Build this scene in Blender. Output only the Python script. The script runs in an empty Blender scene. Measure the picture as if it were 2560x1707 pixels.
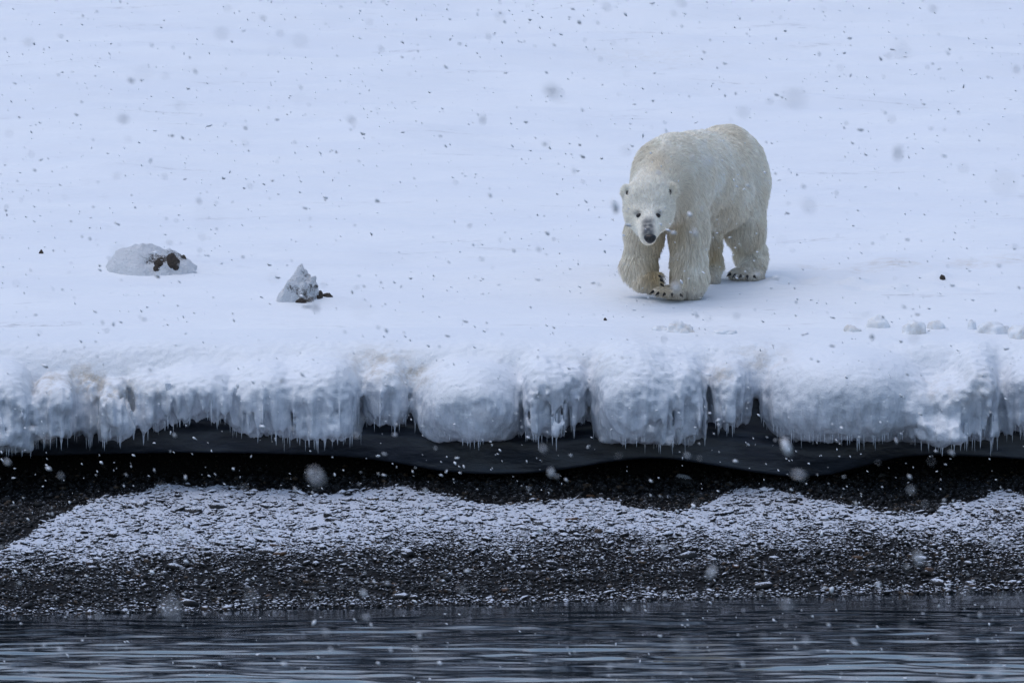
import bpy, math, random
import numpy as np
from mathutils import Vector, Matrix

R = math.radians
rng = np.random.default_rng(11)
random.seed(11)
scene = bpy.context.scene
col = scene.collection

# ------------------------------------------------------------------ camera
FPX = 18000.0                      # focal length in photo pixels (2560 wide)
CAM = np.array([0.0, -58.0, 4.64])
PITCH = math.atan((853.5 + 65.0) / FPX)
cam_d = bpy.data.cameras.new('camera')
cam_d.sensor_width = 36.0
cam_d.lens = FPX / 2560 * 36.0
cam_d.clip_start = 0.5
cam_d.clip_end = 3000
cam_d.dof.use_dof = True
cam_d.dof.focus_distance = 59.3
cam_d.dof.aperture_fstop = 8.5
cam_d.dof.aperture_blades = 9
cam = bpy.data.objects.new('camera', cam_d)
cam.location = CAM
cam.rotation_euler = (math.pi / 2 - PITCH, 0, 0)
col.objects.link(cam)
scene.camera = cam

# ------------------------------------------------------------------ sky, sun
SUN_EL = 72.0                       # high and veiled, from along the shore
world = bpy.data.worlds.new('World')
scene.world = world
world.use_nodes = True
wn = world.node_tree
bg = wn.nodes['Background']
sky = wn.nodes.new('ShaderNodeTexSky')
sky.sky_type = 'NISHITA'
sky.sun_disc = False
sky.sun_elevation = R(SUN_EL)
sky.air_density = 1.0
sky.dust_density = 1.5
sky.ozone_density = 1.0
wn.links.new(sky.outputs[0], bg.inputs[0])
bg.inputs[1].default_value = 0.15
sun_d = bpy.data.lights.new('sun', 'SUN')
sun_d.energy = 0.5
sun_d.angle = R(80)
sun_d.color = (1.0, 0.96, 0.91)
sun = bpy.data.objects.new('sun', sun_d)
sdir = Vector((-0.9, -0.12, 0)).normalized() * math.cos(R(SUN_EL)) + Vector((0, 0, math.sin(R(SUN_EL))))
sun.rotation_euler = sdir.to_track_quat('Z', 'Y').to_euler()
sun.location = (0, 0, 30)
col.objects.link(sun)
sky.sun_rotation = math.atan2(sdir.x, sdir.y)

scene.view_settings.view_transform = 'Standard'
scene.view_settings.look = 'None'
scene.view_settings.exposure = 0.30
scene.view_settings.gamma = 1.0
scene.cycles.use_denoising = True
scene.cycles.max_bounces = 6
scene.cycles.diffuse_bounces = 4
scene.cycles.glossy_bounces = 3
scene.cycles.transmission_bounces = 4
scene.cycles.transparent_max_bounces = 8

# ------------------------------------------------------------------ numeric helpers
_pr = np.random.default_rng(5)
_perm = _pr.permutation(256)
_perm = np.concatenate([_perm, _perm, _perm[:8]]).astype(np.int32)
_g = _pr.normal(size=(256, 3)).astype(np.float32)
_g /= np.linalg.norm(_g, axis=1)[:, None]


def _fade(t):
    return t * t * t * (t * (t * 6 - 15) + 10)


def perlin(x, y, z=None):
    x = np.asarray(x, np.float32); y = np.asarray(y, np.float32)
    two = z is None
    xf = np.floor(x); yf = np.floor(y)
    xi = xf.astype(np.int32) & 255; yi = yf.astype(np.int32) & 255
    fx = x - xf; fy = y - yf
    u = _fade(fx); v = _fade(fy)
    if two:
        out = None
        def c(i, j):
            g = _g[_perm[_perm[(xi + i) & 255] + ((yi + j) & 255)]]
            return g[..., 0] * (fx - i) + g[..., 1] * (fy - j)
        a = c(0, 0); a = a + u * (c(1, 0) - a)
        b = c(0, 1); b = b + u * (c(1, 1) - b)
        return (a + v * (b - a)) * 1.6
    z = np.asarray(z, np.float32)
    zf = np.floor(z); zi = zf.astype(np.int32) & 255; fz = z - zf; w = _fade(fz)
    def c3(i, j, k):
        g = _g[_perm[(_perm[_perm[(xi + i) & 255] + ((yi + j) & 255)] + ((zi + k) & 255)) & 511]]
        return g[..., 0] * (fx - i) + g[..., 1] * (fy - j) + g[..., 2] * (fz - k)
    def lay(k):
        a = c3(0, 0, k); a = a + u * (c3(1, 0, k) - a)
        b = c3(0, 1, k); b = b + u * (c3(1, 1, k) - b)
        return a + v * (b - a)
    a = lay(0)
    return (a + w * (lay(1) - a)) * 1.6


def fbm2(x, y, o=3, s=0.0):
    t = 0; a = 1.0
    for i in range(o):
        t = t + a * perlin(x * 2 ** i + s + 17.3 * i, y * 2 ** i + s * 1.7 + 9.1 * i); a *= 0.5
    return t


def sstep(a, b, x):
    t = np.clip((x - a) / (b - a), 0, 1)
    return t * t * (3 - 2 * t)


def smin(a, b, k):
    h = np.clip(0.5 + 0.5 * (b - a) / k, 0, 1)
    return b + h * (a - b) - k * h * (1 - h)


def smax(a, b, k):
    return -smin(-a, -b, k)


_FW = np.array([0, math.cos(PITCH), -math.sin(PITCH)])
_UP = np.array([0, math.sin(PITCH), math.cos(PITCH)])


def ray(px, py):
    return _FW + np.array([1.0, 0, 0]) * (px - 1280) / FPX + _UP * (853.5 - py) / FPX


def at(px, py, Y):
    """world point on plane y=Y that the photograph shows at (px, py): used to take measurements"""
    d = ray(px, py)
    return CAM + d * ((Y - CAM[1]) / d[1])


def project(P):
    P = np.asarray(P, float) - CAM
    dep = P @ _FW
    return 1280 + FPX * P[..., 0] / dep, 853.5 - FPX * (P @ _UP) / dep


# ------------------------------------------------------------------ mesh helpers
def mesh_np(name, V, F, smooth=True):
    """V (n,3), F (m,k) with k = 3 or 4"""
    V = np.ascontiguousarray(V, np.float32); F = np.ascontiguousarray(F, np.int32)
    me = bpy.data.meshes.new(name)
    k = F.shape[1]
    me.vertices.add(len(V)); me.vertices.foreach_set('co', V.ravel())
    me.loops.add(F.size); me.loops.foreach_set('vertex_index', F.ravel())
    me.polygons.add(len(F))
    me.polygons.foreach_set('loop_start', np.arange(0, F.size, k, dtype=np.int32))
    me.update(calc_edges=True)
    if smooth:
        me.polygons.foreach_set('use_smooth', np.ones(len(F), bool))
    me.validate()
    return me


def add_attr(me, name, vals):
    vals = np.ascontiguousarray(vals, np.float32)
    if vals.ndim == 1:
        a = me.attributes.new(name, 'FLOAT', 'POINT'); a.data.foreach_set('value', vals)
    else:
        if vals.shape[1] == 3:
            vals = np.concatenate([vals, np.ones((len(vals), 1), np.float32)], 1)
        a = me.attributes.new(name, 'FLOAT_COLOR', 'POINT'); a.data.foreach_set('color', np.ascontiguousarray(vals).ravel())


def link(name, data, mat=None, parent=None):
    o = bpy.data.objects.new(name, data)
    col.objects.link(o)
    if mat is not None and data is not None and not data.materials:
        data.materials.append(mat)
    if parent is not None:
        o.parent = parent
    return o


def tag(o, label=None, cat=None, group=None, kind=None):
    if label: o['label'] = label
    if cat: o['category'] = cat
    if group: o['group'] = group
    if kind: o['kind'] = kind
    return o


def empty(name, loc=(0, 0, 0)):
    o = bpy.data.objects.new(name, None)
    o.location = loc
    o.empty_display_size = 0.2
    col.objects.link(o)
    return o


def grid_faces(nu, nv):
    i = np.arange(nu * nv).reshape(nu, nv)
    return np.stack([i[:-1, :-1], i[1:, :-1], i[1:, 1:], i[:-1, 1:]], -1).reshape(-1, 4)


def ico(sub):
    import bmesh
    bm = bmesh.new()
    bmesh.ops.create_icosphere(bm, subdivisions=sub, radius=1.0)
    V = np.array([v.co[:] for v in bm.verts]); F = np.array([[v.index for v in f.verts] for f in bm.faces])
    bm.free()
    return V, F


ICO1, ICO2, ICO3, ICO4, ICO5 = [ico(i) for i in (1, 2, 3, 4, 5)]


def surface_nets(F, org, h):
    nx, ny, nz = F.shape
    ins = F < 0
    c = [ins[i:nx - 1 + i, j:ny - 1 + j, k:nz - 1 + k] for i in (0, 1) for j in (0, 1) for k in (0, 1)]
    s = np.zeros(c[0].shape, np.int8)
    for q in c: s += q
    act = (s > 0) & (s < 8)
    I, J, K = np.nonzero(act)
    vid = np.full(act.shape, -1, np.int32); vid[I, J, K] = np.arange(len(I))
    offs = [(i, j, k) for i in (0, 1) for j in (0, 1) for k in (0, 1)]
    val = [F[I + a, J + b, K + d] for a, b, d in offs]
    acc = np.zeros((len(I), 3), np.float32); cnt = np.zeros(len(I), np.float32)
    for a in range(8):
        for b in range(a + 1, 8):
            d = np.array(offs[b]) - np.array(offs[a])
            if np.abs(d).sum() != 1: continue
            va, vb = val[a], val[b]
            m = (va < 0) != (vb < 0)
            t = np.where(m, va / np.where(m, va - vb, 1), 0)
            p = np.array(offs[a], np.float32)[None] + t[:, None] * d[None]
            acc += p * m[:, None]; cnt += m
    V = (np.stack([I, J, K], 1) + acc / cnt[:, None]) * h + np.asarray(org)
    quads = []
    # x edges
    m = ins[:-1, 1:-1, 1:-1] != ins[1:, 1:-1, 1:-1]
    a, b, d = np.nonzero(m); b = b + 1; d = d + 1; fl = ins[a, b, d]
    q = np.stack([vid[a, b - 1, d - 1], vid[a, b, d - 1], vid[a, b, d], vid[a, b - 1, d]], 1)
    quads.append(np.where(fl[:, None], q, q[:, ::-1]))
    m = ins[1:-1, :-1, 1:-1] != ins[1:-1, 1:, 1:-1]
    a, b, d = np.nonzero(m); a = a + 1; d = d + 1; fl = ins[a, b, d]
    q = np.stack([vid[a - 1, b, d - 1], vid[a - 1, b, d], vid[a, b, d], vid[a, b, d - 1]], 1)
    quads.append(np.where(fl[:, None], q, q[:, ::-1]))
    m = ins[1:-1, 1:-1, :-1] != ins[1:-1, 1:-1, 1:]
    a, b, d = np.nonzero(m); a = a + 1; b = b + 1; fl = ins[a, b, d]
    q = np.stack([vid[a - 1, b - 1, d], vid[a, b - 1, d], vid[a, b, d], vid[a - 1, b, d]], 1)
    quads.append(np.where(fl[:, None], q, q[:, ::-1]))
    return V, np.concatenate(quads), (I, J, K)


def submesh(V, F, keep):
    Fk = F[keep]
    u, inv = np.unique(Fk, return_inverse=True)
    return V[u], inv.reshape(Fk.shape), u


# ------------------------------------------------------------------ materials
class NT:
    def __init__(s, name):
        s.m = bpy.data.materials.new(name); s.m.use_nodes = True
        s.t = s.m.node_tree; s.b = s.t.nodes['Principled BSDF']; s.out = s.t.nodes['Material Output']
    def n(s, typ, **kw):
        nd = s.t.nodes.new(typ)
        for k, v in kw.items():
            if k.startswith('i_'):
                key = k[2:]
                key = int(key) if key.isdigit() else key.replace('_', ' ')
                nd.inputs[key].default_value = v
            else: setattr(nd, k, v)
        return nd
    def l(s, a, b): s.t.links.new(a, b)
    def noise(s, scale, detail=3, rough=0.55, vec=None, dist=0.0):
        nd = s.n('ShaderNodeTexNoise'); nd.inputs['Scale'].default_value = scale
        nd.inputs['Detail'].default_value = detail; nd.inputs['Roughness'].default_value = rough
        nd.inputs['Distortion'].default_value = dist
        if vec is not None: s.l(vec, nd.inputs['Vector'])
        return nd
    def pos(s, sc=(1, 1, 1)):
        g = s.n('ShaderNodeNewGeometry')
        mp = s.n('ShaderNodeMapping'); mp.inputs['Scale'].default_value = sc
        s.l(g.outputs['Position'], mp.inputs['Vector'])
        return mp.outputs[0]
    def ramp(s, fac, stops):
        r = s.n('ShaderNodeValToRGB')
        e = r.color_ramp.elements
        while len(e) < len(stops): e.new(0.5)
        for i, (p, c) in enumerate(stops):
            e[i].position = p; e[i].color = (*c, 1) if len(c) == 3 else c
        s.l(fac, r.inputs[0]); return r.outputs[0]
    def mix(s, fac, a, b):
        m = s.n('ShaderNodeMix', data_type='RGBA')
        if isinstance(fac, (int, float)): m.inputs[0].default_value = fac
        else: s.l(fac, m.inputs[0])
        for k, v in ((6, a), (7, b)):
            if isinstance(v, tuple): m.inputs[k].default_value = (*v, 1)
            else: s.l(v, m.inputs[k])
        return m.outputs[2]
    def math(s, op, a, b=0.0, clamp=False):
        m = s.n('ShaderNodeMath', operation=op, use_clamp=clamp)
        for k, v in ((0, a), (1, b)):
            if isinstance(v, (int, float)): m.inputs[k].default_value = v
            else: s.l(v, m.inputs[k])
        return m.outputs[0]
    def mrange(s, v, a, b, c=0.0, d=1.0, smooth=True):
        m = s.n('ShaderNodeMapRange', interpolation_type='SMOOTHSTEP' if smooth else 'LINEAR')
        s.l(v, m.inputs[0])
        for k, x in zip((1, 2, 3, 4), (a, b, c, d)): m.inputs[k].default_value = x
        return m.outputs[0]
    def attr(s, name):
        return s.n('ShaderNodeAttribute', attribute_name=name)
    def bump(s, h, strength, dist):
        b = s.n('ShaderNodeBump'); b.inputs['Strength'].default_value = strength; b.inputs['Distance'].default_value = dist
        s.l(h, b.inputs['Height']); s.l(b.outputs[0], s.b.inputs['Normal'])
    def base(s, c):
        if isinstance(c, tuple): s.b.inputs['Base Color'].default_value = (*c, 1)
        else: s.l(c, s.b.inputs['Base Color'])
    def set(s, **kw):
        for k, v in kw.items(): s.b.inputs[k.replace('_', ' ')].default_value = v


SNOW = (0.82, 0.845, 0.87)

# wind-packed snow: faint grit streaks and fine crust
t = NT('snow')
st = t.noise(1.0, 5, 0.6, t.pos((0.55, 2.6, 2.6)), 0.6)
streak = t.mrange(st.outputs[0], 0.60, 0.74)
gr = t.noise(1.0, 3, 0.6, t.pos((9, 30, 30)))
grit = t.math('MULTIPLY', t.math('MULTIPLY', streak, t.mrange(gr.outputs[0], 0.42, 0.66)), 0.75)
big = t.noise(0.45, 2, 0.5, t.pos((1, 2, 1)))
c0 = t.mix(t.mrange(big.outputs[0], 0.3, 0.7), SNOW, (0.785, 0.815, 0.855))
stain = t.attr('stain')
c1 = t.mix(grit, c0, (0.40, 0.40, 0.42))
sn = t.noise(9.0, 4, 0.65, t.pos())
sf = t.math('MULTIPLY', stain.outputs['Fac'], t.mrange(sn.outputs[0], 0.35, 0.72))
c2 = t.mix(sf, c1, (0.50, 0.43, 0.34))
t.base(c2); t.set(Roughness=0.62)
t.b.inputs['Specular IOR Level'].default_value = 0.25
f1 = t.noise(26, 4, 0.7, t.pos()); f2 = t.noise(110, 2, 0.6, t.pos())
hh = t.math('ADD', f1.outputs[0], t.math('MULTIPLY', f2.outputs[0], 0.4))
t.bump(hh, 0.5, 0.0095)
M_SNOW = t.m

# draped rime ice with snow settled on its upper faces
t = NT('rime_ice')
g = t.n('ShaderNodeNewGeometry'); sp = t.n('ShaderNodeSeparateXYZ'); t.l(g.outputs['True Normal'], sp.inputs[0])
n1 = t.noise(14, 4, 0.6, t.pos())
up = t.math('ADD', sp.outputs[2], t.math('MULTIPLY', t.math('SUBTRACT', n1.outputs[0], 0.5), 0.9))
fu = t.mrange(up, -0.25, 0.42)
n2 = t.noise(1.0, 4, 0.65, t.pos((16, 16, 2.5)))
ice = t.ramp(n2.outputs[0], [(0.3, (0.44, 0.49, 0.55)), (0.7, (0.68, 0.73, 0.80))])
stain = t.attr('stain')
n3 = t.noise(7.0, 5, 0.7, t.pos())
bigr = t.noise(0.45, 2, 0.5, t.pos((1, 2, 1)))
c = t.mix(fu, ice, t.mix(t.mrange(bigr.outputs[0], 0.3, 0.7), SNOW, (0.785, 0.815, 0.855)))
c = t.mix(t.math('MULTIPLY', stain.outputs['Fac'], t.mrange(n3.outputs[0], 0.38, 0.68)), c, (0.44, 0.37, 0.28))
t.base(c); t.set(Roughness=0.5)
t.b.inputs['Specular IOR Level'].default_value = 0.35
t.b.inputs['Subsurface Weight'].default_value = 0.0
f1 = t.noise(30, 5, 0.7, t.pos()); f2 = t.noise(90, 3, 0.6, t.pos())
hr = t.math('ADD', f1.outputs[0], t.math('MULTIPLY', f2.outputs[0], 0.5))
fl_ = t.mrange(sp.outputs[2], 0.55, 0.95, 1.0, 0.30)
t.bump(t.math('MULTIPLY', hr, fl_), 0.65, 0.024)
M_RIME = t.m

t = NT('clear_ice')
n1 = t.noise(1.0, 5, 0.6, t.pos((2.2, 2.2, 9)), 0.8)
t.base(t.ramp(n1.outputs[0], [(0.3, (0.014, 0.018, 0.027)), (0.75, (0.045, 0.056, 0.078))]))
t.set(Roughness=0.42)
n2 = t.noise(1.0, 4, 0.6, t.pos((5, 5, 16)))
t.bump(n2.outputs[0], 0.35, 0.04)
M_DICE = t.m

t = NT('icicle_ice')
n1 = t.noise(40, 3, 0.6, t.pos())
t.base(t.ramp(n1.outputs[0], [(0.3, (0.52, 0.57, 0.63)), (0.7, (0.74, 0.79, 0.85))]))
t.set(Roughness=0.25)
t.b.inputs['Transmission Weight'].default_value = 0.25
t.b.inputs['IOR'].default_value = 1.31
t.bump(n1.outputs[0], 0.4, 0.01)
M_ICICLE = t.m

t = NT('beach_ground')
sa = t.attr('snow')
n1 = t.noise(34, 4, 0.72, t.pos((1, 0.75, 1))); n2 = t.noise(95, 3, 0.6, t.pos())
nn = t.math('ADD', t.math('MULTIPLY', n1.outputs[0], 0.7), t.math('MULTIPLY', n2.outputs[0], 0.3))
# threshold falls as snow amount rises
d = t.math('ADD', t.math('SUBTRACT', nn, 0.5), t.math('MULTIPLY', t.math('SUBTRACT', sa.outputs['Fac'], 0.5), 0.58))
f = t.mrange(d, -0.015, 0.04)
dk = t.ramp(n2.outputs[0], [(0.3, (0.004, 0.004, 0.005)), (0.7, (0.012, 0.012, 0.0125))])
t.base(t.mix(f, dk, (0.60, 0.64, 0.72)))
t.b.inputs['Roughness'].default_value = 0.8
t.b.inputs['Specular IOR Level'].default_value = 0.15
t.bump(nn, 0.8, 0.03)
M_BEACH = t.m

t = NT('pebble')
ca = t.attr('tint'); sa = t.attr('snow')
g = t.n('ShaderNodeNewGeometry'); sp = t.n('ShaderNodeSeparateXYZ'); t.l(g.outputs['Normal'], sp.inputs[0])
n1 = t.noise(120, 3, 0.6, t.pos())
v = t.math('ADD', sp.outputs[2], t.math('MULTIPLY', t.math('SUBTRACT', n1.outputs[0], 0.5), 1.2))
v = t.math('SUBTRACT', v, t.math('SUBTRACT', 1.0, sa.outputs['Fac']))
f = t.mrange(v, 0.0, 0.12)
cc = t.mix(t.mrange(n1.outputs[0], 0.35, 0.7), ca.outputs['Color'], (0.014, 0.014, 0.015))
cc = t.mix(0.4, cc, ca.outputs['Color'])
t.base(t.mix(f, cc, (0.62, 0.66, 0.74)))
t.l(t.mrange(f, 0, 1, 0.5, 0.7), t.b.inputs['Roughness'])
t.b.inputs['Specular IOR Level'].default_value = 0.22
t.bump(n1.outputs[0], 0.4, 0.01)
M_PEBBLE = t.m

t = NT('dusted_rock')
g = t.n('ShaderNodeNewGeometry'); sp = t.n('ShaderNodeSeparateXYZ'); t.l(g.outputs['Normal'], sp.inputs[0])
sa = t.attr('snow')
n1 = t.noise(22, 5, 0.7, t.pos()); n2 = t.noise(70, 3, 0.6, t.pos())
v = t.math('ADD', t.math('MULTIPLY', sp.outputs[2], 0.4), t.math('MULTIPLY', t.math('SUBTRACT', t.math('ADD', t.math('MULTIPLY', n1.outputs[0], 0.6), t.math('MULTIPLY', n2.outputs[0], 0.4)), 0.5), 2.2))
v = t.math('ADD', v, t.math('MULTIPLY', t.math('SUBTRACT', sa.outputs['Fac'], 0.5), 2.4))
f = t.mrange(v, -0.1, 0.35)
rk = t.ramp(n2.outputs[0], [(0.3, (0.022, 0.018, 0.016)), (0.7, (0.085, 0.062, 0.045))])
t.base(t.mix(f, rk, (0.79, 0.82, 0.86))); t.set(Roughness=0.75)
t.bump(t.math('ADD', n1.outputs[0], n2.outputs[0]), 0.9, 0.035)
M_ROCK = t.m

t = NT('sea_water')
t.base((0.006, 0.010, 0.014)); t.set(Roughness=0.04, IOR=1.33)
n1 = t.noise(1.0, 3, 0.55, t.pos((4.5, 26, 1)), 0.3); n2 = t.noise(1.0, 2, 0.5, t.pos((11, 60, 1)))
t.bump(t.math('ADD', n1.outputs[0], t.math('MULTIPLY', n2.outputs[0], 0.3)), 0.05, 0.012)
M_WATER = t.m

t = NT('snowflake')
t.base((0.86, 0.88, 0.92)); t.set(Roughness=0.6)
M_FLAKE = t.m

t = NT('bear_skin')
t.l(t.attr('tint').outputs['Color'], t.b.inputs['Base Color']); t.set(Roughness=0.8)
t.b.inputs['Specular IOR Level'].default_value = 0.1
M_BEAR = t.m
t = NT('bear_fur')
t.l(t.attr('tint').outputs['Color'], t.b.inputs['Base Color']); t.set(Roughness=0.6)
t.b.inputs['Specular IOR Level'].default_value = 0.2
M_FUR = t.m
t = NT('wet_nose'); t.base((0.006, 0.006, 0.007)); t.set(Roughness=0.28)
nz = t.noise(160, 2, 0.5, t.pos()); t.bump(nz.outputs[0], 0.3, 0.004); M_NOSE = t.m
t = NT('dark_eye'); t.base((0.004, 0.003, 0.003)); t.set(Roughness=0.08); M_EYE = t.m
t = NT('claw_horn'); t.base((0.012, 0.010, 0.009)); t.set(Roughness=0.35); M_CLAW = t.m
t = NT('ear_skin'); t.base((0.035, 0.028, 0.024)); t.set(Roughness=0.8); M_EAR = t.m


# ------------------------------------------------------------------ terrain functions
def slope_h(x, y):
    """height of the snow slope"""
    x = np.asarray(x, np.float32); y = np.asarray(y, np.float32)
    base = 1.66 + 0.110 * (y + 0.6)
    base = np.where(y > 2, 1.66 + 0.110 * 2.6 + 0.0925 * (y - 2), base)
    base = base + np.where(y > 26, 0.0009 * np.clip(y - 26, 0, None) ** 2, 0) - np.where(y > 86, 0.0009 * np.clip(y - 86, 0, None) ** 2, 0)
    near = sstep(-0.4, 1.2, y)
    farg = 1.15 + np.clip(y - 4, 0, 60) * 0.085
    n = 0.10 * perlin(x * 0.16 + 3.1, y * 0.10 + 0.7) * sstep(2, 10, y)
    n = n + 0.030 * perlin(x * 0.42 + y * 0.10 + 11.0, y * 0.85 + 4.0) * near * farg
    n = n + 0.016 * fbm2(x * 0.75 + y * 0.3 + 5.0, y * 2.6 + 8.0, 3) * near * farg
    n = n + 0.0045 * fbm2(x * 3.0, y * 8.0, 2, 3.3) * np.clip(near + 0.15, 0, 1)
    z = base + n
    # trodden track leading back from the bear
    for (px, py, r, dz) in TRACK:
        c = TRACK_XY[(px, py)]
        g = np.exp(-(((x - c[0]) / r) ** 2 + ((y - c[1]) / (r * 1.3)) ** 2))
        z = z + dz * g
    return z


TRACK = []
TRACK_XY = {}


def march(fn, px, py, y0, y1, n=1500):
    ys = np.linspace(y0, y1, n)
    d = ray(px, py)
    P = CAM[None] + d[None] * ((ys - CAM[1]) / d[1])[:, None]
    below = P[:, 2] < fn(P[:, 0], P[:, 1])
    i = np.argmax(below)
    return P[i]


_tr = []
for (px, py, r, dz) in [(1950, 702, 0.10, 0.05), (1925, 712, 0.09, 0.035), (1985, 709, 0.12, -0.05), (2055, 702, 0.10, 0.04), (2070, 709, 0.09, -0.05),
                        (2140, 706, 0.10, 0.05), (2155, 715, 0.12, -0.06), (2255, 718, 0.10, 0.04), (2275, 725, 0.12, -0.05),
                        (2345, 694, 0.10, 0.05), (2385, 706, 0.15, -0.05), (2440, 715, 0.13, -0.04), (2060, 668, 0.12, -0.03), (2210, 655, 0.18, 0.035),
                        (2160, 676, 0.12, -0.03), (2420, 664, 0.2, -0.03), (2530, 645, 0.2, 0.03), (60, 745, 0.3, 0.05), (368, 655, 0.42, 0.06), (745, 745, 0.22, 0.035), (820, 752, 0.16, 0.02), (420, 905, 0.28, 0.03), (960, 800, 0.25, 0.03),
                        (900, 640, 0.3, 0.03), (1200, 150, 0.9, 0.10), (1000, 330, 0.7, 0.07), (2450, 335, 0.9, 0.09), (1560, 40, 1.2, 0.12), (300, 420, 0.6, 0.06)]:
    p = march(slope_h, px, py, -0.5, 40)
    TRACK_XY[(px, py)] = p
    _tr.append((px, py, r, dz))
TRACK = _tr


def ywl(x):
    return -4.93 + 0.275 * np.asarray(x)


def beach_h(x, y):
    x = np.asarray(x, np.float32); y = np.asarray(y, np.float32)
    w = ywl(np.clip(x, -8, 8))
    s = (y - w) / (-0.9 - w)
    z = 0.50 * s
    z = np.where(y > -0.9, 0.50 + 0.10 * (y + 0.9), z)
    z = z + 1.0 * sstep(0.02, 0.55, y)          # earth bank at the back of the hollow
    dry = sstep(0.0, 0.25, s)
    z = z + dry * (0.035 * perlin(x * 0.9 + 2.2, y * 0.7) + 0.02 * perlin(x * 2.1, y * 2.3 + 7)) + 0.012 * perlin(x * 1.3 + 6, y * 3.0)
    return z


def beach_at(px, py):
    return march(beach_h, px, py, -9, 1.5, 2500)


_edge = [(-700, 1330), (-300, 1350), (0, 1372), (60, 1350), (110, 1310), (200, 1265), (340, 1232), (410, 1214), (600, 1222), (860, 1235), (960, 1219), (1040, 1220),
         (1100, 1238), (1280, 1262), (1360, 1257), (1460, 1245), (1540, 1252), (1600, 1275), (1690, 1279), (1760, 1262), (1810, 1240), (1850, 1219),
         (1960, 1228), (2080, 1255), (2260, 1285), (2330, 1280), (2370, 1262), (2460, 1242), (2500, 1229), (2560, 1236), (2900, 1240), (3300, 1250)]
_ep = np.array([beach_at(*e) for e in _edge])
EDGE_X, EDGE_Y = _ep[:, 0], _ep[:, 1]
_low = [(-700, 1425), (0, 1425), (640, 1412), (1280, 1400), (1920, 1392), (2560, 1385), (3300, 1380)]
_lp = np.array([beach_at(*e) for e in _low])


def snow_amount(x, y):
    """how much new snow lies on the shingle: none under the drip line, none where waves wash"""
    e = np.interp(x, EDGE_X, EDGE_Y) + 0.13 * fbm2(x * 3.2, y * 3.2, 4, 1.2) + 0.08 * perlin(x * 30, y * 30)
    a = sstep(0.05, -0.10, y - e)
    lo = np.interp(x, _lp[:, 0], _lp[:, 1])
    b = sstep(-0.85, 1.5, y - lo + 0.45 * fbm2(x * 0.9, y * 1.6, 3, 4.0))
    # rim of slush at the water
    w = ywl(x)
    s = 0.40 * sstep(0.42, 0.12, y - w + 0.12 * fbm2(x * 2.5, y * 2.5, 2, 7.0)) * sstep(-0.2, 0.02, y - w)
    body = a * (0.16 + 0.50 * b + 0.12 * sstep(0.9, 0.0, e - y) + 0.14 * fbm2(x * 5, y * 5, 2, 2.0))
    return np.clip(np.maximum(body, s), 0, 1)


# ------------------------------------------------------------------ snow slope
def warp(lo, hi, dense_lo, dense_hi, step, grow=1.12):
    a = list(np.arange(dense_lo, dense_hi + 1e-6, step))
    s = step
    while a[-1] < hi: s *= grow; a.append(a[-1] + s)
    s = step
    b = []
    c = dense_lo
    while c > lo: s *= grow; c -= s; b.append(c)
    return np.array(b[::-1] + a)


xs = warp(-260, 260, -5.0, 5.0, 0.035, 1.15)
ys = [0.05]
while ys[-1] < 420:
    d = 0.025 if ys[-1] < 5 else 0.025 + (ys[-1] - 5) * 0.0085
    ys.append(ys[-1] + d)
ys = np.array(ys)
X, Y = np.meshgrid(xs, ys, indexing='ij')
Z = slope_h(X, Y) - 0.05 * sstep(0.62, 0.1, Y)
V = np.stack([X, Y, Z], -1).reshape(-1, 3)
me = mesh_np('snow_slope', V, grid_faces(len(xs), len(ys)))
st = np.zeros(len(V), np.float32)
for (px, py, r, a) in [(2230, 660, 0.28, 0.55), (2150, 680, 0.2, 0.4), (2430, 660, 0.2, 0.5), (2540, 650, 0.2, 0.5), (2040, 674, 0.15, 0.4), (1690, 745, 0.22, 0.35), (1640, 140, 0.8, 0.2)]:
    p = march(slope_h, px, py, -0.5, 60)
    st = np.maximum(st, a * np.exp(-(((V[:, 0] - p[0]) / r) ** 2 + ((V[:, 1] - p[1]) / r) ** 2)))
add_attr(me, 'stain', st)
tag(link('snow_slope', me, M_SNOW), 'long blue white snow slope streaked by wind behind the bear', 'snow slope', kind='structure')

# ------------------------------------------------------------------ beach
xs = warp(-120, 120, -5.0, 5.0, 0.022, 1.2)
ys = np.concatenate([np.linspace(-16, -6.6, 24)[:-1], np.arange(-6.6, 0.9, 0.022)])
X, Y = np.meshgrid(xs, ys, indexing='ij')
SA = snow_amount(X, Y)
Z = beach_h(X, Y) + 0.010 * fbm2(X * 14, Y * 14, 2) + 0.008 * perlin(X * 38, Y * 38) + SA * 0.012
V = np.stack([X, Y, Z], -1).reshape(-1, 3)
me = mesh_np('beach', V, grid_faces(len(xs), len(ys)))
add_attr(me, 'snow', SA.ravel())
tag(link('beach', me, M_BEACH), 'dark shingle beach dusted with snow below the ice ledge', 'beach', kind='structure')


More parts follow.
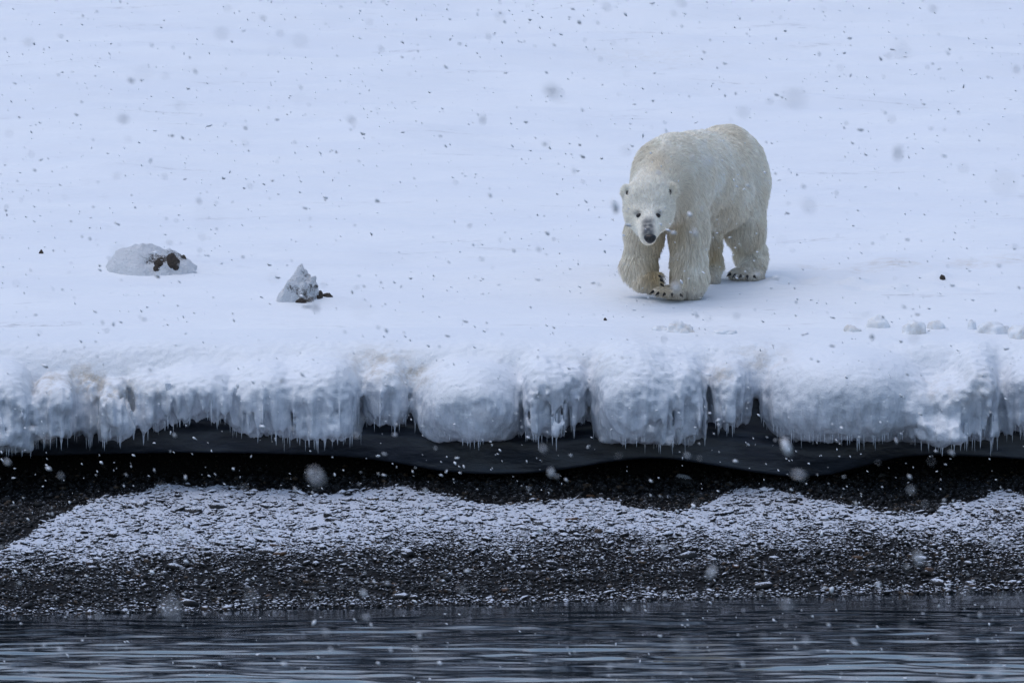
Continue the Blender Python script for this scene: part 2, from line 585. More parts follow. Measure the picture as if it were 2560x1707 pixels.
# pebbles: too many and too small to pick apart
def pebble_mass(n):
    V0, F0 = ICO1
    px = rng.uniform(-5.1, 5.1, n)
    py = rng.uniform(0, 1, n)
    w = ywl(px)
    py = w - 0.15 + py * (0.15 - w + 0.15)
    sa = snow_amount(px, py)
    rad = 0.0100 * np.exp(rng.normal(0, 0.48, n)); rad = np.clip(rad, 0.005, 0.036)
    sink = sa * 0.0075
    keep = rng.uniform(0, 1, n) > sa * 0.35
    px, py, sa, rad, sink = [q[keep] for q in (px, py, sa, rad, sink)]
    n = len(px)
    z = beach_h(px, py) + rad * 0.15 + 0.004 - sink + 0.010 * fbm2(px * 14, py * 14, 2) + sa * 0.012
    sc = np.stack([rad * rng.uniform(0.9, 1.8, n), rad * rng.uniform(0.8, 1.4, n), rad * rng.uniform(0.5, 0.9, n)], 1)
    a = rng.uniform(0, 2 * np.pi, n); tl = rng.normal(0, 0.25, n)
    P = V0[None] * (1 + rng.normal(0, 0.13, (n, len(V0), 1))) * sc[:, None]
    c, s = np.cos(a)[:, None], np.sin(a)[:, None]
    x = P[..., 0] * c - P[..., 1] * s; y = P[..., 0] * s + P[..., 1] * c
    zz = P[..., 2] + x * tl[:, None]
    P = np.stack([x + px[:, None], y + py[:, None], zz + z[:, None]], -1).reshape(-1, 3)
    F = (F0[None] + (np.arange(n) * len(V0))[:, None, None]).reshape(-1, 3)
    me = mesh_np('gravel', P, F, True)
    v = 0.005 + 0.032 * rng.beta(1.0, 4, n)
    tint = np.stack([v * 0.98, v, v * 1.05], 1)
    w = rng.uniform(0, 1, n)
    tint[w < 0.07] = np.array([0.075, 0.052, 0.034]) * rng.uniform(0.5, 1.3, ((w < 0.07).sum(), 1))
    tint[(w > .80) & (w < .9)] *= 2.2
    tint[w > 0.985] = np.array([0.13, 0.13, 0.13]) * rng.uniform(0.5, 1.3, ((w > 0.985).sum(), 1))
    add_attr(me, 'tint', np.repeat(tint, len(V0), 0))
    sc = np.clip(sa * rng.uniform(0.45, 1.45, n) - 0.10, 0, 1)
    add_attr(me, 'snow', np.repeat(sc, len(V0), 0))
    return me


tag(link('gravel', pebble_mass(52000), M_PEBBLE), 'fine dark wet gravel covering the beach', 'gravel', kind='stuff')

# larger stones that can be told apart
def stone_mesh(seed, sub=ICO2):
    V0, F0 = sub
    q = np.random.default_rng(seed)
    o = q.uniform(0, 50, 3)
    d = 1 + 0.28 * perlin(V0[:, 0] * 1.1 + o[0], V0[:, 1] * 1.1 + o[1], V0[:, 2] * 1.1 + o[2]) + 0.10 * perlin(V0[:, 0] * 3 + o[0], V0[:, 1] * 3 + o[1], V0[:, 2] * 3 + o[2])
    V = V0 * d[:, None] * np.array([1.25, 0.95, 0.62])
    return V, F0


STONES = []
for k in range(10):
    V, F = stone_mesh(100 + k)
    for wet in (0, 1):
        me = mesh_np('stone', V, F)
        v = random.uniform(0.012, 0.035)
        tn = (v, v, v * 1.06) if k != 7 else (0.10, 0.055, 0.03)
        add_attr(me, 'tint', np.tile(np.array(tn, np.float32), (len(V), 1)))
        add_attr(me, 'snow', np.full(len(V), (0.22, 0.0)[wet], np.float32))
        me.materials.append(M_PEBBLE)
        STONES.append(me)

marked = [(545, 1270, 0.050, 'dark wedge shaped stone on the snowy shingle below the long icicle fringe'), (352, 1266, 0.055, 'flat black stone near the bare dark corner of the snowy shingle'),
          (482, 1283, 0.060, 'angular black stone with a low tail of rubble on the snowy shingle'), (814, 1260, 0.042, 'small rounded black stone near the upper edge of the snowy shingle'),
          (664, 1386, 0.065, 'long dark stone jutting from the snow above the wave washed gravel'), (438, 1423, 0.058, 'broad black stone at the lower edge of the snow by the gravel'),
          (1990, 1253, 0.050, 'black stone at the shaded rim of the snowy shingle under the largest dome'), (1718, 1394, 0.060, 'dome shaped black stone half sunk in thinning snow'),
          (2300, 1402, 0.055, 'dark stone pair leader lying where snow meets gravel beneath the small dome'), (1710, 1205, 0.075, 'dull brown stone lying in the hollow beneath the ice wall'),
          (470, 1515, 0.065, 'rounded black stone in the slush at the water edge'), (1000, 1497, 0.055, 'black stone in the slush beside a pale pebble'),
          (1840, 1418, 0.030, 'small rust orange stone among dark gravel'), (2345, 1462, 0.06, 'big black stone on bare gravel close to the water')]
for i, (px, py, r, lab) in enumerate(marked):
    p = beach_at(px, py)
    me = STONES[(7 if 'rust' in lab else (2 * i) % 14) * 1 if 'rust' not in lab else 14]
    o = link('beach_stone', me); o.location = (p[0], p[1], p[2] + r * 0.18)
    o.scale = (r * 1.15, r, r); o.rotation_euler = (random.uniform(-.2, .2), random.uniform(-.2, .2), random.uniform(0, 6.28))
    tag(o, lab, 'stone', 'single stones on the beach')
for i in range(190):
    x = random.uniform(-4.6, 4.6); w = float(ywl(x)); y = w + 0.05 + (random.random() ** 1.25) * (-0.9 - w)
    r = min(0.055, 0.021 * math.exp(random.gauss(0, 0.33)))
    zz = float(beach_h(x, y))
    wet = 0 if snow_amount(np.array([x]), np.array([y]))[0] > 0.25 else 1
    o = link('beach_stone', STONES[random.randrange(10) * 2 + wet]); o.location = (x, y, zz + r * 0.30 + 0.006)
    o.scale = (r * 1.25, r, r); o.rotation_euler = (random.uniform(-.25, .25), random.uniform(-.25, .25), random.uniform(0, 6.28))
    if wet: tag(o, 'small dark stone on the bare wet gravel strip', 'stone', 'small stones on bare gravel')
    else: tag(o, 'small dark stone poking out of the snow dusted shingle', 'stone', 'small stones in the snowy shingle')

# ------------------------------------------------------------------ sea
xs = warp(-300, 300, -4.9, 4.9, 0.045, 1.2)
ys = np.concatenate([-12.0 - np.cumsum(0.05 * 1.09 ** np.arange(78))[::-1], np.arange(-12.0, -2.6, 0.018), np.linspace(-2.5, 1.0, 6)])
X, Y = np.meshgrid(xs, ys, indexing='ij')
off = np.clip(ywl(np.clip(X, -7, 7)) - Y, 0, 50)
amp = (0.30 + 0.70 * sstep(0.1, 2.6, off)) * (0.8 + 0.8 * np.clip(perlin(X * 0.25 + 1.5, Y * 0.8 + 3) + .05, -.5, 1))
wob = 0.6 * perlin(X * 0.6, Y * 0.5)
Zw = amp * (0.0090 * perlin(X * 0.6 + 2, (Y + wob * .3) * 2.0) + 0.0088 * perlin(X * 1.7 + 9, Y * 4.4 + wob) + 0.0032 * perlin(X * 3.6 + 4, Y * 7.5 + wob))
Zw = Zw * np.clip(1 - np.clip(off - 12, 0, 40) / 40, 0.1, 1)
me = mesh_np('sea', np.stack([X, Y, Zw], -1).reshape(-1, 3), grid_faces(len(xs), len(ys)))
tag(link('sea', me, M_WATER), 'dark rippled sea water lapping at the beach', 'sea', kind='structure')

# ------------------------------------------------------------------ ice ledge
ledge = tag(empty('ice_ledge', (0, -0.6, 0.6)), 'undercut ice ledge of bulging white lobes hung with icicles above the beach', 'ice ledge')
H = 0.0165
ox, oy, oz = -6.0, -1.45, 0.62
nx, ny, nz = int(12.0 / H), int(2.25 / H), int(1.42 / H)
gx = (ox + H * np.arange(nx)).astype(np.float32); gy = (oy + H * np.arange(ny)).astype(np.float32); gz = (oz + H * np.arange(nz)).astype(np.float32)
HX, HY = np.meshgrid(gx, gy, indexing='ij')
hh = slope_h(HX, HY)
front = -0.58 + 0.05 * perlin(gx * 1.1, gx * 0) + 0.03 * perlin(gx * 3.3, gx * 0 + 5)
f_top = gz[None, None, :] - (hh - 0.05 * sstep(0.38, 0.8, HY))[:, :, None]
f_frt = (front[:, None] - HY)[:, :, None] + 0 * f_top
FLD = smax(f_top, f_frt, 0.40)
FLD = smax(FLD, (1.27 - gz)[None, None, :] + 0 * f_top, 0.12).astype(np.float32)
LID = np.zeros(FLD.shape, np.int8)

# px x0, x1, top py, bottom py, front y, plan exponent, taper, smooth k, flute strength
LOBES = [(-640, -380, 905, 1110, -1.02, 2.4, .18, .05, .7), (-400, -230, 930, 1090, -0.90, 3.0, .05, .05, 1), (-250, -60, 900, 1105, -0.95, 2.5, .15, .05, .8),
         (-110, 83, 905, 1132, -1.30, 4.5, .03, .02, .5),
         (72, 190, 935, 1098, -1.10, 5.5, .02, .015, .6),
         (178, 262, 935, 1085, -0.80, 3.0, .02, .04, .9),
         (244, 316, 950, 1104, -1.04, 4.5, .02, .02, .6),
         (310, 440, 925, 1068, -0.92, 3.0, .04, .09, 1.3),
         (400, 600, 915, 1050, -1.00, 3.0, .04, .10, 1.3),
         (560, 760, 905, 1090, -1.08, 2.6, .10, .10, 1.0),
         (700, 908, 895, 1100, -1.10, 2.6, .08, .08, 1.0),
         (905, 1028, 905, 1066, -0.84, 2.6, .12, .05, 1.0),
         (1024, 1322, 905, 1112, -1.20, 2.3, .22, .05, .45),
         (1290, 1420, 895, 1092, -1.00, 2.6, .06, .06, 1.3),
         (1380, 1474, 895, 1062, -0.86, 2.6, .10, .06, 1.2),
         (1472, 1690, 870, 1114, -1.22, 2.3, .20, .05, .5),
         (1600, 1776, 885, 1108, -1.04, 2.6, .06, .08, 1.3),
         (1762, 1888, 890, 1064, -0.88, 2.4, .16, .04, 1.2),
         (1898, 2345, 880, 1110, -1.24, 2.2, .24, .05, .8),
         (2255, 2375, 950, 1112, -1.10, 2.5, .08, .09, .4),
         (2325, 2428, 945, 1112, -1.20, 2.8, .05, .06, .35),
         (2395, 2512, 885, 1100, -1.04, 2.8, .05, .07, 1.0),
         (2498, 2640, 895, 1082, -0.94, 2.5, .10, .05, 1.2),
         (2600, 2840, 880, 1110, -1.15, 2.4, .2, .05, .8), (2820, 3000, 910, 1080, -0.9, 2.6, .1, .05, 1.2), (2980, 3200, 890, 1105, -1.1, 2.4, .2, .05, .8)]
LINFO = []
LTALL = []
for li, (p0, p1, pt, pb, yf, ne, tap, kk, flu) in enumerate(LOBES):
    yc = -0.22
    x0 = at(p0, 1000, yf + .1)[0]; x1 = at(p1, 1000, yf + .1)[0]
    cx, a = (x0 + x1) / 2, (x1 - x0) / 2
    b = yc - yf
    ztop = at(0, pt, yf * .55 + yc * .45)[2]; zb = at(0, pb, yf + .05)[2]
    zc = zb + (ztop - zb) * 0.42
    hgt = (ztop - zc) * 1.06
    LTALL.append(ztop - zb)
    LINFO.append((x0, x1, yf, zb, cx, a, b, yc))
    i0 = max(0, int((x0 - .3 - ox) / H)); i1 = min(nx, int((x1 + .3 - ox) / H))
    j1 = min(ny, int((yc + b * .6 + .1 - oy) / H))
    if i1 <= i0: continue
    x = gx[i0:i1][:, None, None]; y = gy[:j1][None, :, None]; z = gz[None, None, :]
    r = (np.abs((x - cx) / a) ** ne + np.abs((y - yc) / b) ** ne) ** (1 / ne)
    q = (r ** 2.5 + (np.clip(z - zc, 0, None) / hgt) ** 2.5) ** (1 / 2.5)
    s = 1 - tap * np.clip((zc - z) / (zc - zb), 0, 1.3) ** 2.2
    f = (q - s) * min(a, b) * 0.85
    jag = 0.05 * flu * perlin(gx[i0:i1][:, None] * 9 + li * 3, gy[:j1][None] * 9) + 0.03 * flu * perlin(gx[i0:i1][:, None] * 22 + li, gy[:j1][None] * 22)
    under = 0.30 * np.clip(gy[:j1] - (yf + .22), 0, 1)[None]          # underside climbs towards the back
    f = smax(f, (zb + jag + under * 0)[:, :, None] - z, 0.05)
    cur = FLD[i0:i1, :j1]
    new = smin(cur, f.astype(np.float32), kk)
    LID[i0:i1, :j1][f < cur] = li + 1
    FLD[i0:i1, :j1] = new
FLD[:, :, 0] = 1.0

band = np.abs(FLD) < 0.11
BI, BJ, BK = np.nonzero(band)
bx, by, bz = gx[BI], gy[BJ], gz[BK]
lid_b = LID[BI, BJ, BK]
wf = sstep(0.45, -0.45, by)
dn = bz - hh[BI, BJ]
low = sstep(-0.18, -0.5, dn)
disp = 0.026 * perlin(bx * 3.2, by * 3.2, bz * 3.2 + 3) * wf * (0.45 + 0.55 * low)
disp += 0.009 * perlin(bx * 10, by * 10 + 7, bz * 10) * wf * (0.35 + 0.65 * low)
disp += 0.0055 * perlin(bx * 21, by * 21, bz * 21 + 2) * wf * (1 - 0.5 * low)
flv = np.array([0.6] + [q[8] for q in LOBES], np.float32)[lid_b]
disp += 0.036 * flv * np.abs(perlin(bx * 10.5 + 5, by * 6, bz * 0.7)) * low * 1.2
disp += 0.014 * flv * perlin(bx * 21, by * 12, bz * 1.1) * low
FLD[BI, BJ, BK] += disp
V, Q, (cI, cJ, cK) = surface_nets(FLD, (ox, oy, oz), H)
vl = LID[cI, cJ, cK]
fl = vl[Q].max(1).astype(np.int32)
def islands(F):
    u, inv = np.unique(F, return_inverse=True); inv = inv.reshape(F.shape)
    lab = np.arange(len(u))
    while True:
        m = lab[inv].min(1)
        new = lab.copy(); np.minimum.at(new, inv.ravel(), np.repeat(m, 4))
        new = new[new]
        if (new == lab).all(): break
        lab = new
    return lab[inv[:, 0]]


for _ in range(3):
    for li in range(len(LOBES) + 1):
        kf = np.nonzero(fl == li)[0]
        if len(kf) == 0: continue
        isl = islands(Q[kf]); ids, ct = np.unique(isl, return_counts=True)
        if len(ids) < 2: continue
        for q in ids[ct < ct.max()]:
            small = kf[isl == q]
            touch = np.isin(Q, np.unique(Q[small])).any(1); touch[small] = False
            other = fl[touch]; other = other[other != li]
            fl[small] = np.bincount(other).argmax() if len(other) else -1
stn = np.zeros(len(V), np.float32)
for (px, py, yy, r, a) in [(130, 955, -.75, .16, .9), (215, 950, -.6, .2, 1.0), (270, 985, -.75, .18, .9), (330, 985, -.75, .25, .5), (950, 915, -.5, .25, .7), (1035, 935, -.6, .16, .9),
                           (1480, 900, -.6, .2, .3), (1900, 900, -.5, .22, .5), (2345, 970, -1., .15, .6), (2400, 985, -1.1, .15, .6), (2450, 960, -.9, .16, .5), (1800, 935, -.75, .16, .6), (1350, 985, -.95, .12, .5)]:
    p = at(px, py, yy)
    stn = np.maximum(stn, a * np.exp(-(((V[:, 0] - p[0]) / r) ** 2 + ((V[:, 2] - p[2]) / (r * .6)) ** 2 + ((V[:, 1] - p[1]) / .4) ** 2)))
LOBE_OBJS = {}
me_all_norm = None
tmp = mesh_np('tmp', V, Q)
NRM = np.empty(len(V) * 3, np.float32); tmp.vertex_normals.foreach_get('vector', NRM); NRM = NRM.reshape(-1, 3)
bpy.data.meshes.remove(tmp)
for li in range(0, len(LOBES) + 1):
    keep = fl == li
    if keep.sum() < 30: continue
    v, f, u = submesh(V, Q, keep)
    me = mesh_np('lobe' if li else 'snow_lip', v, f)
    add_attr(me, 'stain', stn[u])
    try:
        me.normals_split_custom_set_from_vertices([tuple(q) for q in NRM[u]])
    except Exception:
        pass
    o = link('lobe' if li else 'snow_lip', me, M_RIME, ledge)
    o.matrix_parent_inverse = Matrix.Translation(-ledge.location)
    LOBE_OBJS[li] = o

# dark clear ice that fills the hollow under the lobes
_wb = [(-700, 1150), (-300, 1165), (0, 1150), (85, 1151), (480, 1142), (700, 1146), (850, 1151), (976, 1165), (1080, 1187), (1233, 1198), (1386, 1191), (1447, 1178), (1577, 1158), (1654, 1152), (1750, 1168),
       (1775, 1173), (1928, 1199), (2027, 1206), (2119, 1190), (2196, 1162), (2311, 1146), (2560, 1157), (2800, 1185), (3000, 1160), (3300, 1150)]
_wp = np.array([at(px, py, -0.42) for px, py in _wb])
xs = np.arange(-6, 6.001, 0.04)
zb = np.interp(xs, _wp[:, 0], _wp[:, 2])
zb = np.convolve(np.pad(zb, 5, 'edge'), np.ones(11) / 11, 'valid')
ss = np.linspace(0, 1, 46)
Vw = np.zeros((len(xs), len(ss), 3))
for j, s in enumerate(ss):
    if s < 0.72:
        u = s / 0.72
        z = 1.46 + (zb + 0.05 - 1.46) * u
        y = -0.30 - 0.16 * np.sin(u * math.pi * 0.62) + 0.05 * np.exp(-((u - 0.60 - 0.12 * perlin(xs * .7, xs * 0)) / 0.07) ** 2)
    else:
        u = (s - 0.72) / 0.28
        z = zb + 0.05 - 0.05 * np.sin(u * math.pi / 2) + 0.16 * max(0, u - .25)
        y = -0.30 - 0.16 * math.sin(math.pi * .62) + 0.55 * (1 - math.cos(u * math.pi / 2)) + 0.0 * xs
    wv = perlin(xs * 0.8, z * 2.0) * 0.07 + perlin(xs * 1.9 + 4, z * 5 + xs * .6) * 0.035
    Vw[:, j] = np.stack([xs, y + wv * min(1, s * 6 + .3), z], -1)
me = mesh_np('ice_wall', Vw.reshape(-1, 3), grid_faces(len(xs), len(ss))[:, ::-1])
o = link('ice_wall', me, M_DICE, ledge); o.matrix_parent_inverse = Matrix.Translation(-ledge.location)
o['label'] = 'dark smooth clear ice bulging out of the hollow under the lobes'



# icicles
def icicle_mesh(seed, n=9, m=9):
    q = np.random.default_rng(seed)
    tz = np.linspace(0, 1, m)
    bend = q.normal(0, 0.10)
    V = []
    for k, tt in enumerate(tz):
        rr = (1 - tt) ** 0.75 * (1 + 0.13 * math.sin(tt * q.uniform(9, 16) + q.uniform(0, 6))) if k < m - 1 else 0.03
        if tt > 0.68: rr *= 0.62
        for i in range(n):
            a = 2 * math.pi * i / n
            e = 1 + 0.16 * math.sin(2 * a + seed)
            V.append((rr * e * math.cos(a) + bend * tt * tt, rr * math.sin(a) * 0.9, -tt))
    F = []
    for k in range(m - 1):
        for i in range(n):
            F.append((k * n + i, k * n + (i + 1) % n, (k + 1) * n + (i + 1) % n, (k + 1) * n + i))
    me = mesh_np('icicle', np.array(V), np.array(F)[:, ::-1])
    me.materials.append(M_ICICLE)
    return me


ICM = [icicle_mesh(s) for s in range(9)]
vis = (NRM[:, 1] < 0.35)
ICI = []
for li in range(1, len(LOBES) + 1):
    if li not in LOBE_OBJS: continue
    x0, x1, yf, zb_, cx, a, b, yc = LINFO[li - 1]
    if x1 < -4.3 or x0 > 4.3: continue
    flu = LOBES[li - 1][8]
    sel = np.nonzero((vl == li) & vis & (V[:, 2] < zb_ + 0.22))[0]
    if len(sel) < 10: continue
    sv = V[sel]
    x = x0 + 0.02
    while x < x1 - 0.01:
        m = np.abs(sv[:, 0] - x) < 0.02
        if m.sum() > 2:
            c = sv[m]
            # the hem in front: lowest vertex among those near the front of this strip
            fy = c[:, 1].min()
            cf = c[c[:, 1] < fy + 0.10]
            p = cf[cf[:, 2].argmin()]
            L = random.uniform(0.14, 0.24) if random.random() < 0.6 else random.uniform(0.22, 0.36)
            if flu < .6: L *= 0.75
            L = min(L, 0.05 + 0.42 * LTALL[li - 1])
            if L < 0.06: x += .03; continue
            wd = random.uniform(0.011, 0.026)
            ICI.append((L * wd, float(p[0]), float(p[1]), float(p[2]), L, wd))
        x += random.uniform(0.012, 0.046) / min(1.1, 0.45 + 0.6 * flu)
ICI.sort(reverse=True)
fr_v, fr_f, nv0 = [], [], 0
for k, (_, x, y, z, L, wd) in enumerate(ICI):
    rot = Matrix.Rotation(random.uniform(0, 6.28), 4, 'Z') @ Matrix.Rotation(random.uniform(-.04, .04), 4, 'X')
    if k < 290:
        o = link('icicle', ICM[k % 9]); o.parent = ledge
        o.matrix_parent_inverse = Matrix.Translation(-ledge.location)
        o.location = (x, y + 0.025, z + 0.62 * L); o.scale = (wd, wd, L); o.rotation_euler = rot.to_euler()
    else:
        me = ICM[k % 9]
        v = np.empty(len(me.vertices) * 3, np.float32); me.vertices.foreach_get('co', v)
        v = v.reshape(-1, 3) @ np.array(rot.to_3x3()).T * np.array([wd, wd, L]) + np.array([x, y + .025, z + .62 * L])
        q = np.empty(len(me.polygons) * 4, np.int32); me.loops.foreach_get('vertex_index', q)
        fr_v.append(v); fr_f.append(q.reshape(-1, 4) + nv0); nv0 += len(v)
if fr_v:
    o = link('icicle_fringe', mesh_np('icicle_fringe', np.concatenate(fr_v), np.concatenate(fr_f)), M_ICICLE, ledge)
    o.matrix_parent_inverse = Matrix.Translation(-ledge.location); o['kind'] = 'stuff'
print('icicles', len(ICI), 'ledge verts', len(V))

# ------------------------------------------------------------------ lumps on the snow
def lump(name, px, py_base, w_px, h_px, seed, mat, amp=0.25, sub=ICO4, depth=0.9, snow=0.9, cap=0.25, snowf=None, Ymax=40, skew=0.0, rough=0.03):
    p = march(slope_h, px, py_base, -0.55, Ymax)
    sc = (p[1] + 58) / FPX
    w, h = w_px * sc / 2, h_px * sc
    V0, F0 = sub
    q = np.random.default_rng(seed); o = q.uniform(0, 60, 3)
    d = 1 + amp * perlin(V0[:, 0] * 1.6 + o[0], V0[:, 1] * 1.6 + o[1], V0[:, 2] * 1.6 + o[2]) + amp * .5 * perlin(V0[:, 0] * 4 + o[0], V0[:, 1] * 4 + o[1], V0[:, 2] * 4 + o[2]) + amp * .22 * perlin(V0[:, 0] * 9 + o[0], V0[:, 1] * 9 + o[1], V0[:, 2] * 9 + o[2])
    if sub is ICO5:
        d = d + rough * (perlin(V0[:, 0] * 15 + o[0], V0[:, 1] * 15 + o[1], V0[:, 2] * 15 + o[2]) + .6 * perlin(V0[:, 0] * 30 + o[0], V0[:, 1] * 30 + o[1], V0[:, 2] * 30 + o[2]))
    V = V0 * d[:, None]
    V[:, 0] += skew * np.clip(V[:, 2], 0, None)
    rs = math.sqrt(1 - cap * cap); hz = h / (1 - cap)
    V = V * np.array([w / rs, w * depth / rs, hz])
    me = mesh_np(name, V, F0)
    sa = np.full(len(V), snow, np.float32)
    if snowf is not None: sa = np.clip(snowf(V0), 0, 1).astype(np.float32)
    add_attr(me, 'snow', sa); add_attr(me, 'stain', np.clip(1 - sa, 0, 1))
    ob = link(name, me, mat)
    ob.location = (p[0], p[1] + w * depth * .4, float(slope_h(p[0], p[1] + w * depth * .4)) - hz * cap)
    return ob


m = lump('earth_mound', 368, 676, 215, 54, 3, M_ROCK, 0.12, ICO5, 0.95, cap=0.6, snowf=lambda v: 0.49 - 0.16 * np.exp(-(((v[:, 0] - .36) / .30) ** 2 + ((v[:, 2] - .68) / .2) ** 2)) + 0.25 * sstep(.1, -.5, v[:, 0]) + 0.10 * sstep(.8, 1., v[:, 2]) + 0.35 * sstep(.74, .62, v[:, 2]), rough=0.035)
mv = np.empty(len(m.data.vertices) * 3, np.float32); m.data.vertices.foreach_get('co', mv); mv = mv.reshape(-1, 3) + np.array(m.location)
mpx, mpy = project(mv)
tag(m, 'low snow dusted mound with dark brown earth showing through one side', 'mound')
for (px, py, w, h, lab) in [(432, 662, 34, 16, 'brown rock bared at the foot of the low mound'), (392, 660, 22, 10, 'small dark rock beside the brown one on the low mound'), (390, 675, 16, 8, 'tiny black rock at the very base of the low mound'), (462, 642, 14, 5, 'thin dark sliver of rock on the mound shoulder')]:
    o = lump('rock', px, py, w, h * 1.3, px, M_ROCK, .25, ICO3, .8, snow=0.18)
    near = np.nonzero((np.abs(mpx - px) < 8) & (np.abs(mpy - (py - h * .5)) < 8))[0]
    if len(near):
        q = mv[near[mv[near, 1].argmin()]]
        o.location = (q[0], q[1] + 0.012, q[2] - h / 300 * .35)
    tag(o, lab, 'rock')
b = lump('snow_capped_boulder', 742, 752, 92, 60, 21, M_ROCK, 0.32, ICO5, 0.8, snowf=lambda v: 0.58 - 0.45 * np.exp(-(((v[:, 0] - .35) / .5) ** 2 + ((v[:, 2] + .05) / .22) ** 2)) + .4 * sstep(.45, .25, v[:, 2]) * sstep(.1, -.3, v[:, 0]), skew=0.35, rough=0.05)
tag(b, 'pointed snow capped boulder leaning over dark bare ground', 'boulder')
for (px, py, w, h, lab) in [(755, 757, 34, 10, 'flat brown stone under the pointed boulder'), (792, 745, 34, 13, 'black stone slab sheltered beside the pointed boulder'), (818, 742, 26, 6, 'thin black stone trailing off from the pointed boulder')]:
    o = lump('rock', px, py, w, h * 1.3, px, M_ROCK, .25, ICO3, .8, snow=0.12)
    tag(o, lab, 'rock')
o = lump('rock', 103, 634, 12, 9, 7, M_ROCK, .25, ICO3, .8, snow=0.05); tag(o, 'tiny lone black rock on open snow near the low mound', 'rock')
o = lump('rock', 2356, 700, 14, 12, 9, M_ROCK, .25, ICO3, .8, snow=0.05); tag(o, 'small lone black rock by the trodden track behind the bear', 'rock')
o = lump('rock', 1513, 802, 9, 6, 10, M_ROCK, .25, ICO3, .8, snow=0.05); tag(o, 'tiny black pebble on the snow in front of the bear', 'rock')
for i, (px, py, w, h, sn, lab) in enumerate([
        (1700, 830, 70, 22, .35, 'brown stained snow lump on the ledge in front of the bear'), (1650, 826, 44, 10, .4, 'flat brown snow crust touching the brown stained lump'),
        (1812, 834, 60, 8, .75, 'thin grey snow crust on the ledge below the hind feet'), (2130, 828, 42, 14, .3, 'small tan snow clod by the trail of clods'),
        (2195, 818, 62, 26, .7, 'white rough snow clod at the start of the clod row'), (2285, 834, 60, 32, .4, 'largest rounded snow clod with a brown underside'),
        (2340, 822, 42, 20, .45, 'short grey snow clod behind the largest rounded clod'), (2430, 824, 24, 22, .5, 'small upright snow clod between the two long ones'),
        (2485, 832, 92, 24, .5, 'long loaf shaped snow clod on the ledge'), (2560, 846, 78, 36, .5, 'high snow clod at the end of the clod row')]):
    o = lump('snow_clod', px, py, w, h, 40 + i, M_SNOW, .24, ICO4, .8, snow=sn)
    tag(o, lab, 'snow clod', 'snow clods along the ledge top')

# ------------------------------------------------------------------ polar bear
YB = 2.0
def BP(px, py, dy): return at(px, py, YB + dy)


bear = empty('polar_bear', (float(BP(1720, 735, .5)[0]), YB + 0.5, float(slope_h(BP(1720, 735, .5)[0], YB + .5))))
tag(bear, 'cream white polar bear walking with head lowered on the snow', 'polar bear')
h = 0.0135
lo = np.array([BP(1520, 0, 0)[0], YB - 1.0, 1.82]); hi = np.array([BP(1960, 0, 0)[0], YB + 2.05, 3.72])
bn = np.ceil((hi - lo) / h).astype(int)
bx = (lo[0] + h * np.arange(bn[0])).astype(np.float32)[:, None, None]; by = (lo[1] + h * np.arange(bn[1])).astype(np.float32)[None, :, None]; bz = (lo[2] + h * np.arange(bn[2])).astype(np.float32)[None, None, :]
BF = np.full(tuple(bn), 5.0, np.float32)
AX = np.array([137 / 300, 1.25, 0.0]); AX /= np.linalg.norm(AX)           # body axis, shoulder to hip
YAW = math.atan2(AX[0], AX[1])


def ell(px, py, dy, lat, lng, hgt, k, yaw=None, pitch=0.0, sub=False):
    global BF
    c = BP(px, py, dy)
    yw = YAW if yaw is None else yaw
    x, y, z = bx - c[0], by - c[1], bz - c[2]
    u = x * math.cos(yw) - y * math.sin(yw); v = x * math.sin(yw) + y * math.cos(yw)
    if pitch:
        v, z = v * math.cos(pitch) + z * math.sin(pitch), -v * math.sin(pitch) + z * math.cos(pitch)
    k0 = np.sqrt((u / lat) ** 2 + (v / lng) ** 2 + (z / hgt) ** 2)
    k1 = np.sqrt((u / lat ** 2) ** 2 + (v / lng ** 2) ** 2 + (z / hgt ** 2) ** 2) + 1e-6
    f = (k0 * (k0 - 1) / k1).astype(np.float32)
    BF = smax(BF, -f, k) if sub else smin(BF, f, k)


def cone(a, b, r1, r2, k, w=1.0):
    """rounded cone between two (px,py,dy) points"""
    global BF
    A = BP(*a); B = BP(*b)
    d = B - A; L2 = (d * d).sum()
    t = np.clip(((bx - A[0]) * d[0] + (by - A[1]) * d[1] + (bz - A[2]) * d[2]) / L2, 0, 1)
    f = np.sqrt(((bx - A[0] - t * d[0]) * w) ** 2 + (by - A[1] - t * d[1]) ** 2 + (bz - A[2] - t * d[2]) ** 2) - (r1 + t * (r2 - r1))
    BF = smin(BF, f.astype(np.float32), k)


# trunk
ell(1812, 437, 1.35, .325, .50, .42, .05)
ell(1742, 440, .70, .345, .60, .375, .16)
ell(1688, 432, .12, .298, .40, .325, .14)
ell(1670, 485, .02, .25, .26, .25, .10)
# neck
cone((1664, 435, -.02), (1624, 488, -.40), .245, .165, .10)
# head
ell(1621, 500, -.42, .200, .22, .165, .06, 0, .55)
ell(1621, 540, -.50, .165, .17, .13, .05, 0, .5)
ell(1595, 533, -.46, .105, .13, .115, .06, 0); ell(1650, 533, -.46, .105, .13, .115, .06, 0)
cone((1620, 548, -.58), (1620, 590, -.80), .108, .064, .05)
cone((1620, 565, -.50), (1621, 599, -.735), .10, .048, .05)
ell(1600, 527, -.585, .045, .05, .03, .04, 0); ell(1642, 527, -.585, .045, .05, .03, .04, 0)
# ears
for (ex, ey, s) in ((1567, 478, -1), (1680, 474, 1)):
    ell(ex, ey, -.44, .050, .032, .054, .022, -.35 * s)
    ell(ex + 2 * -s, ey + 2, -.485, .026, .030, .032, .012, 0, 0, True)
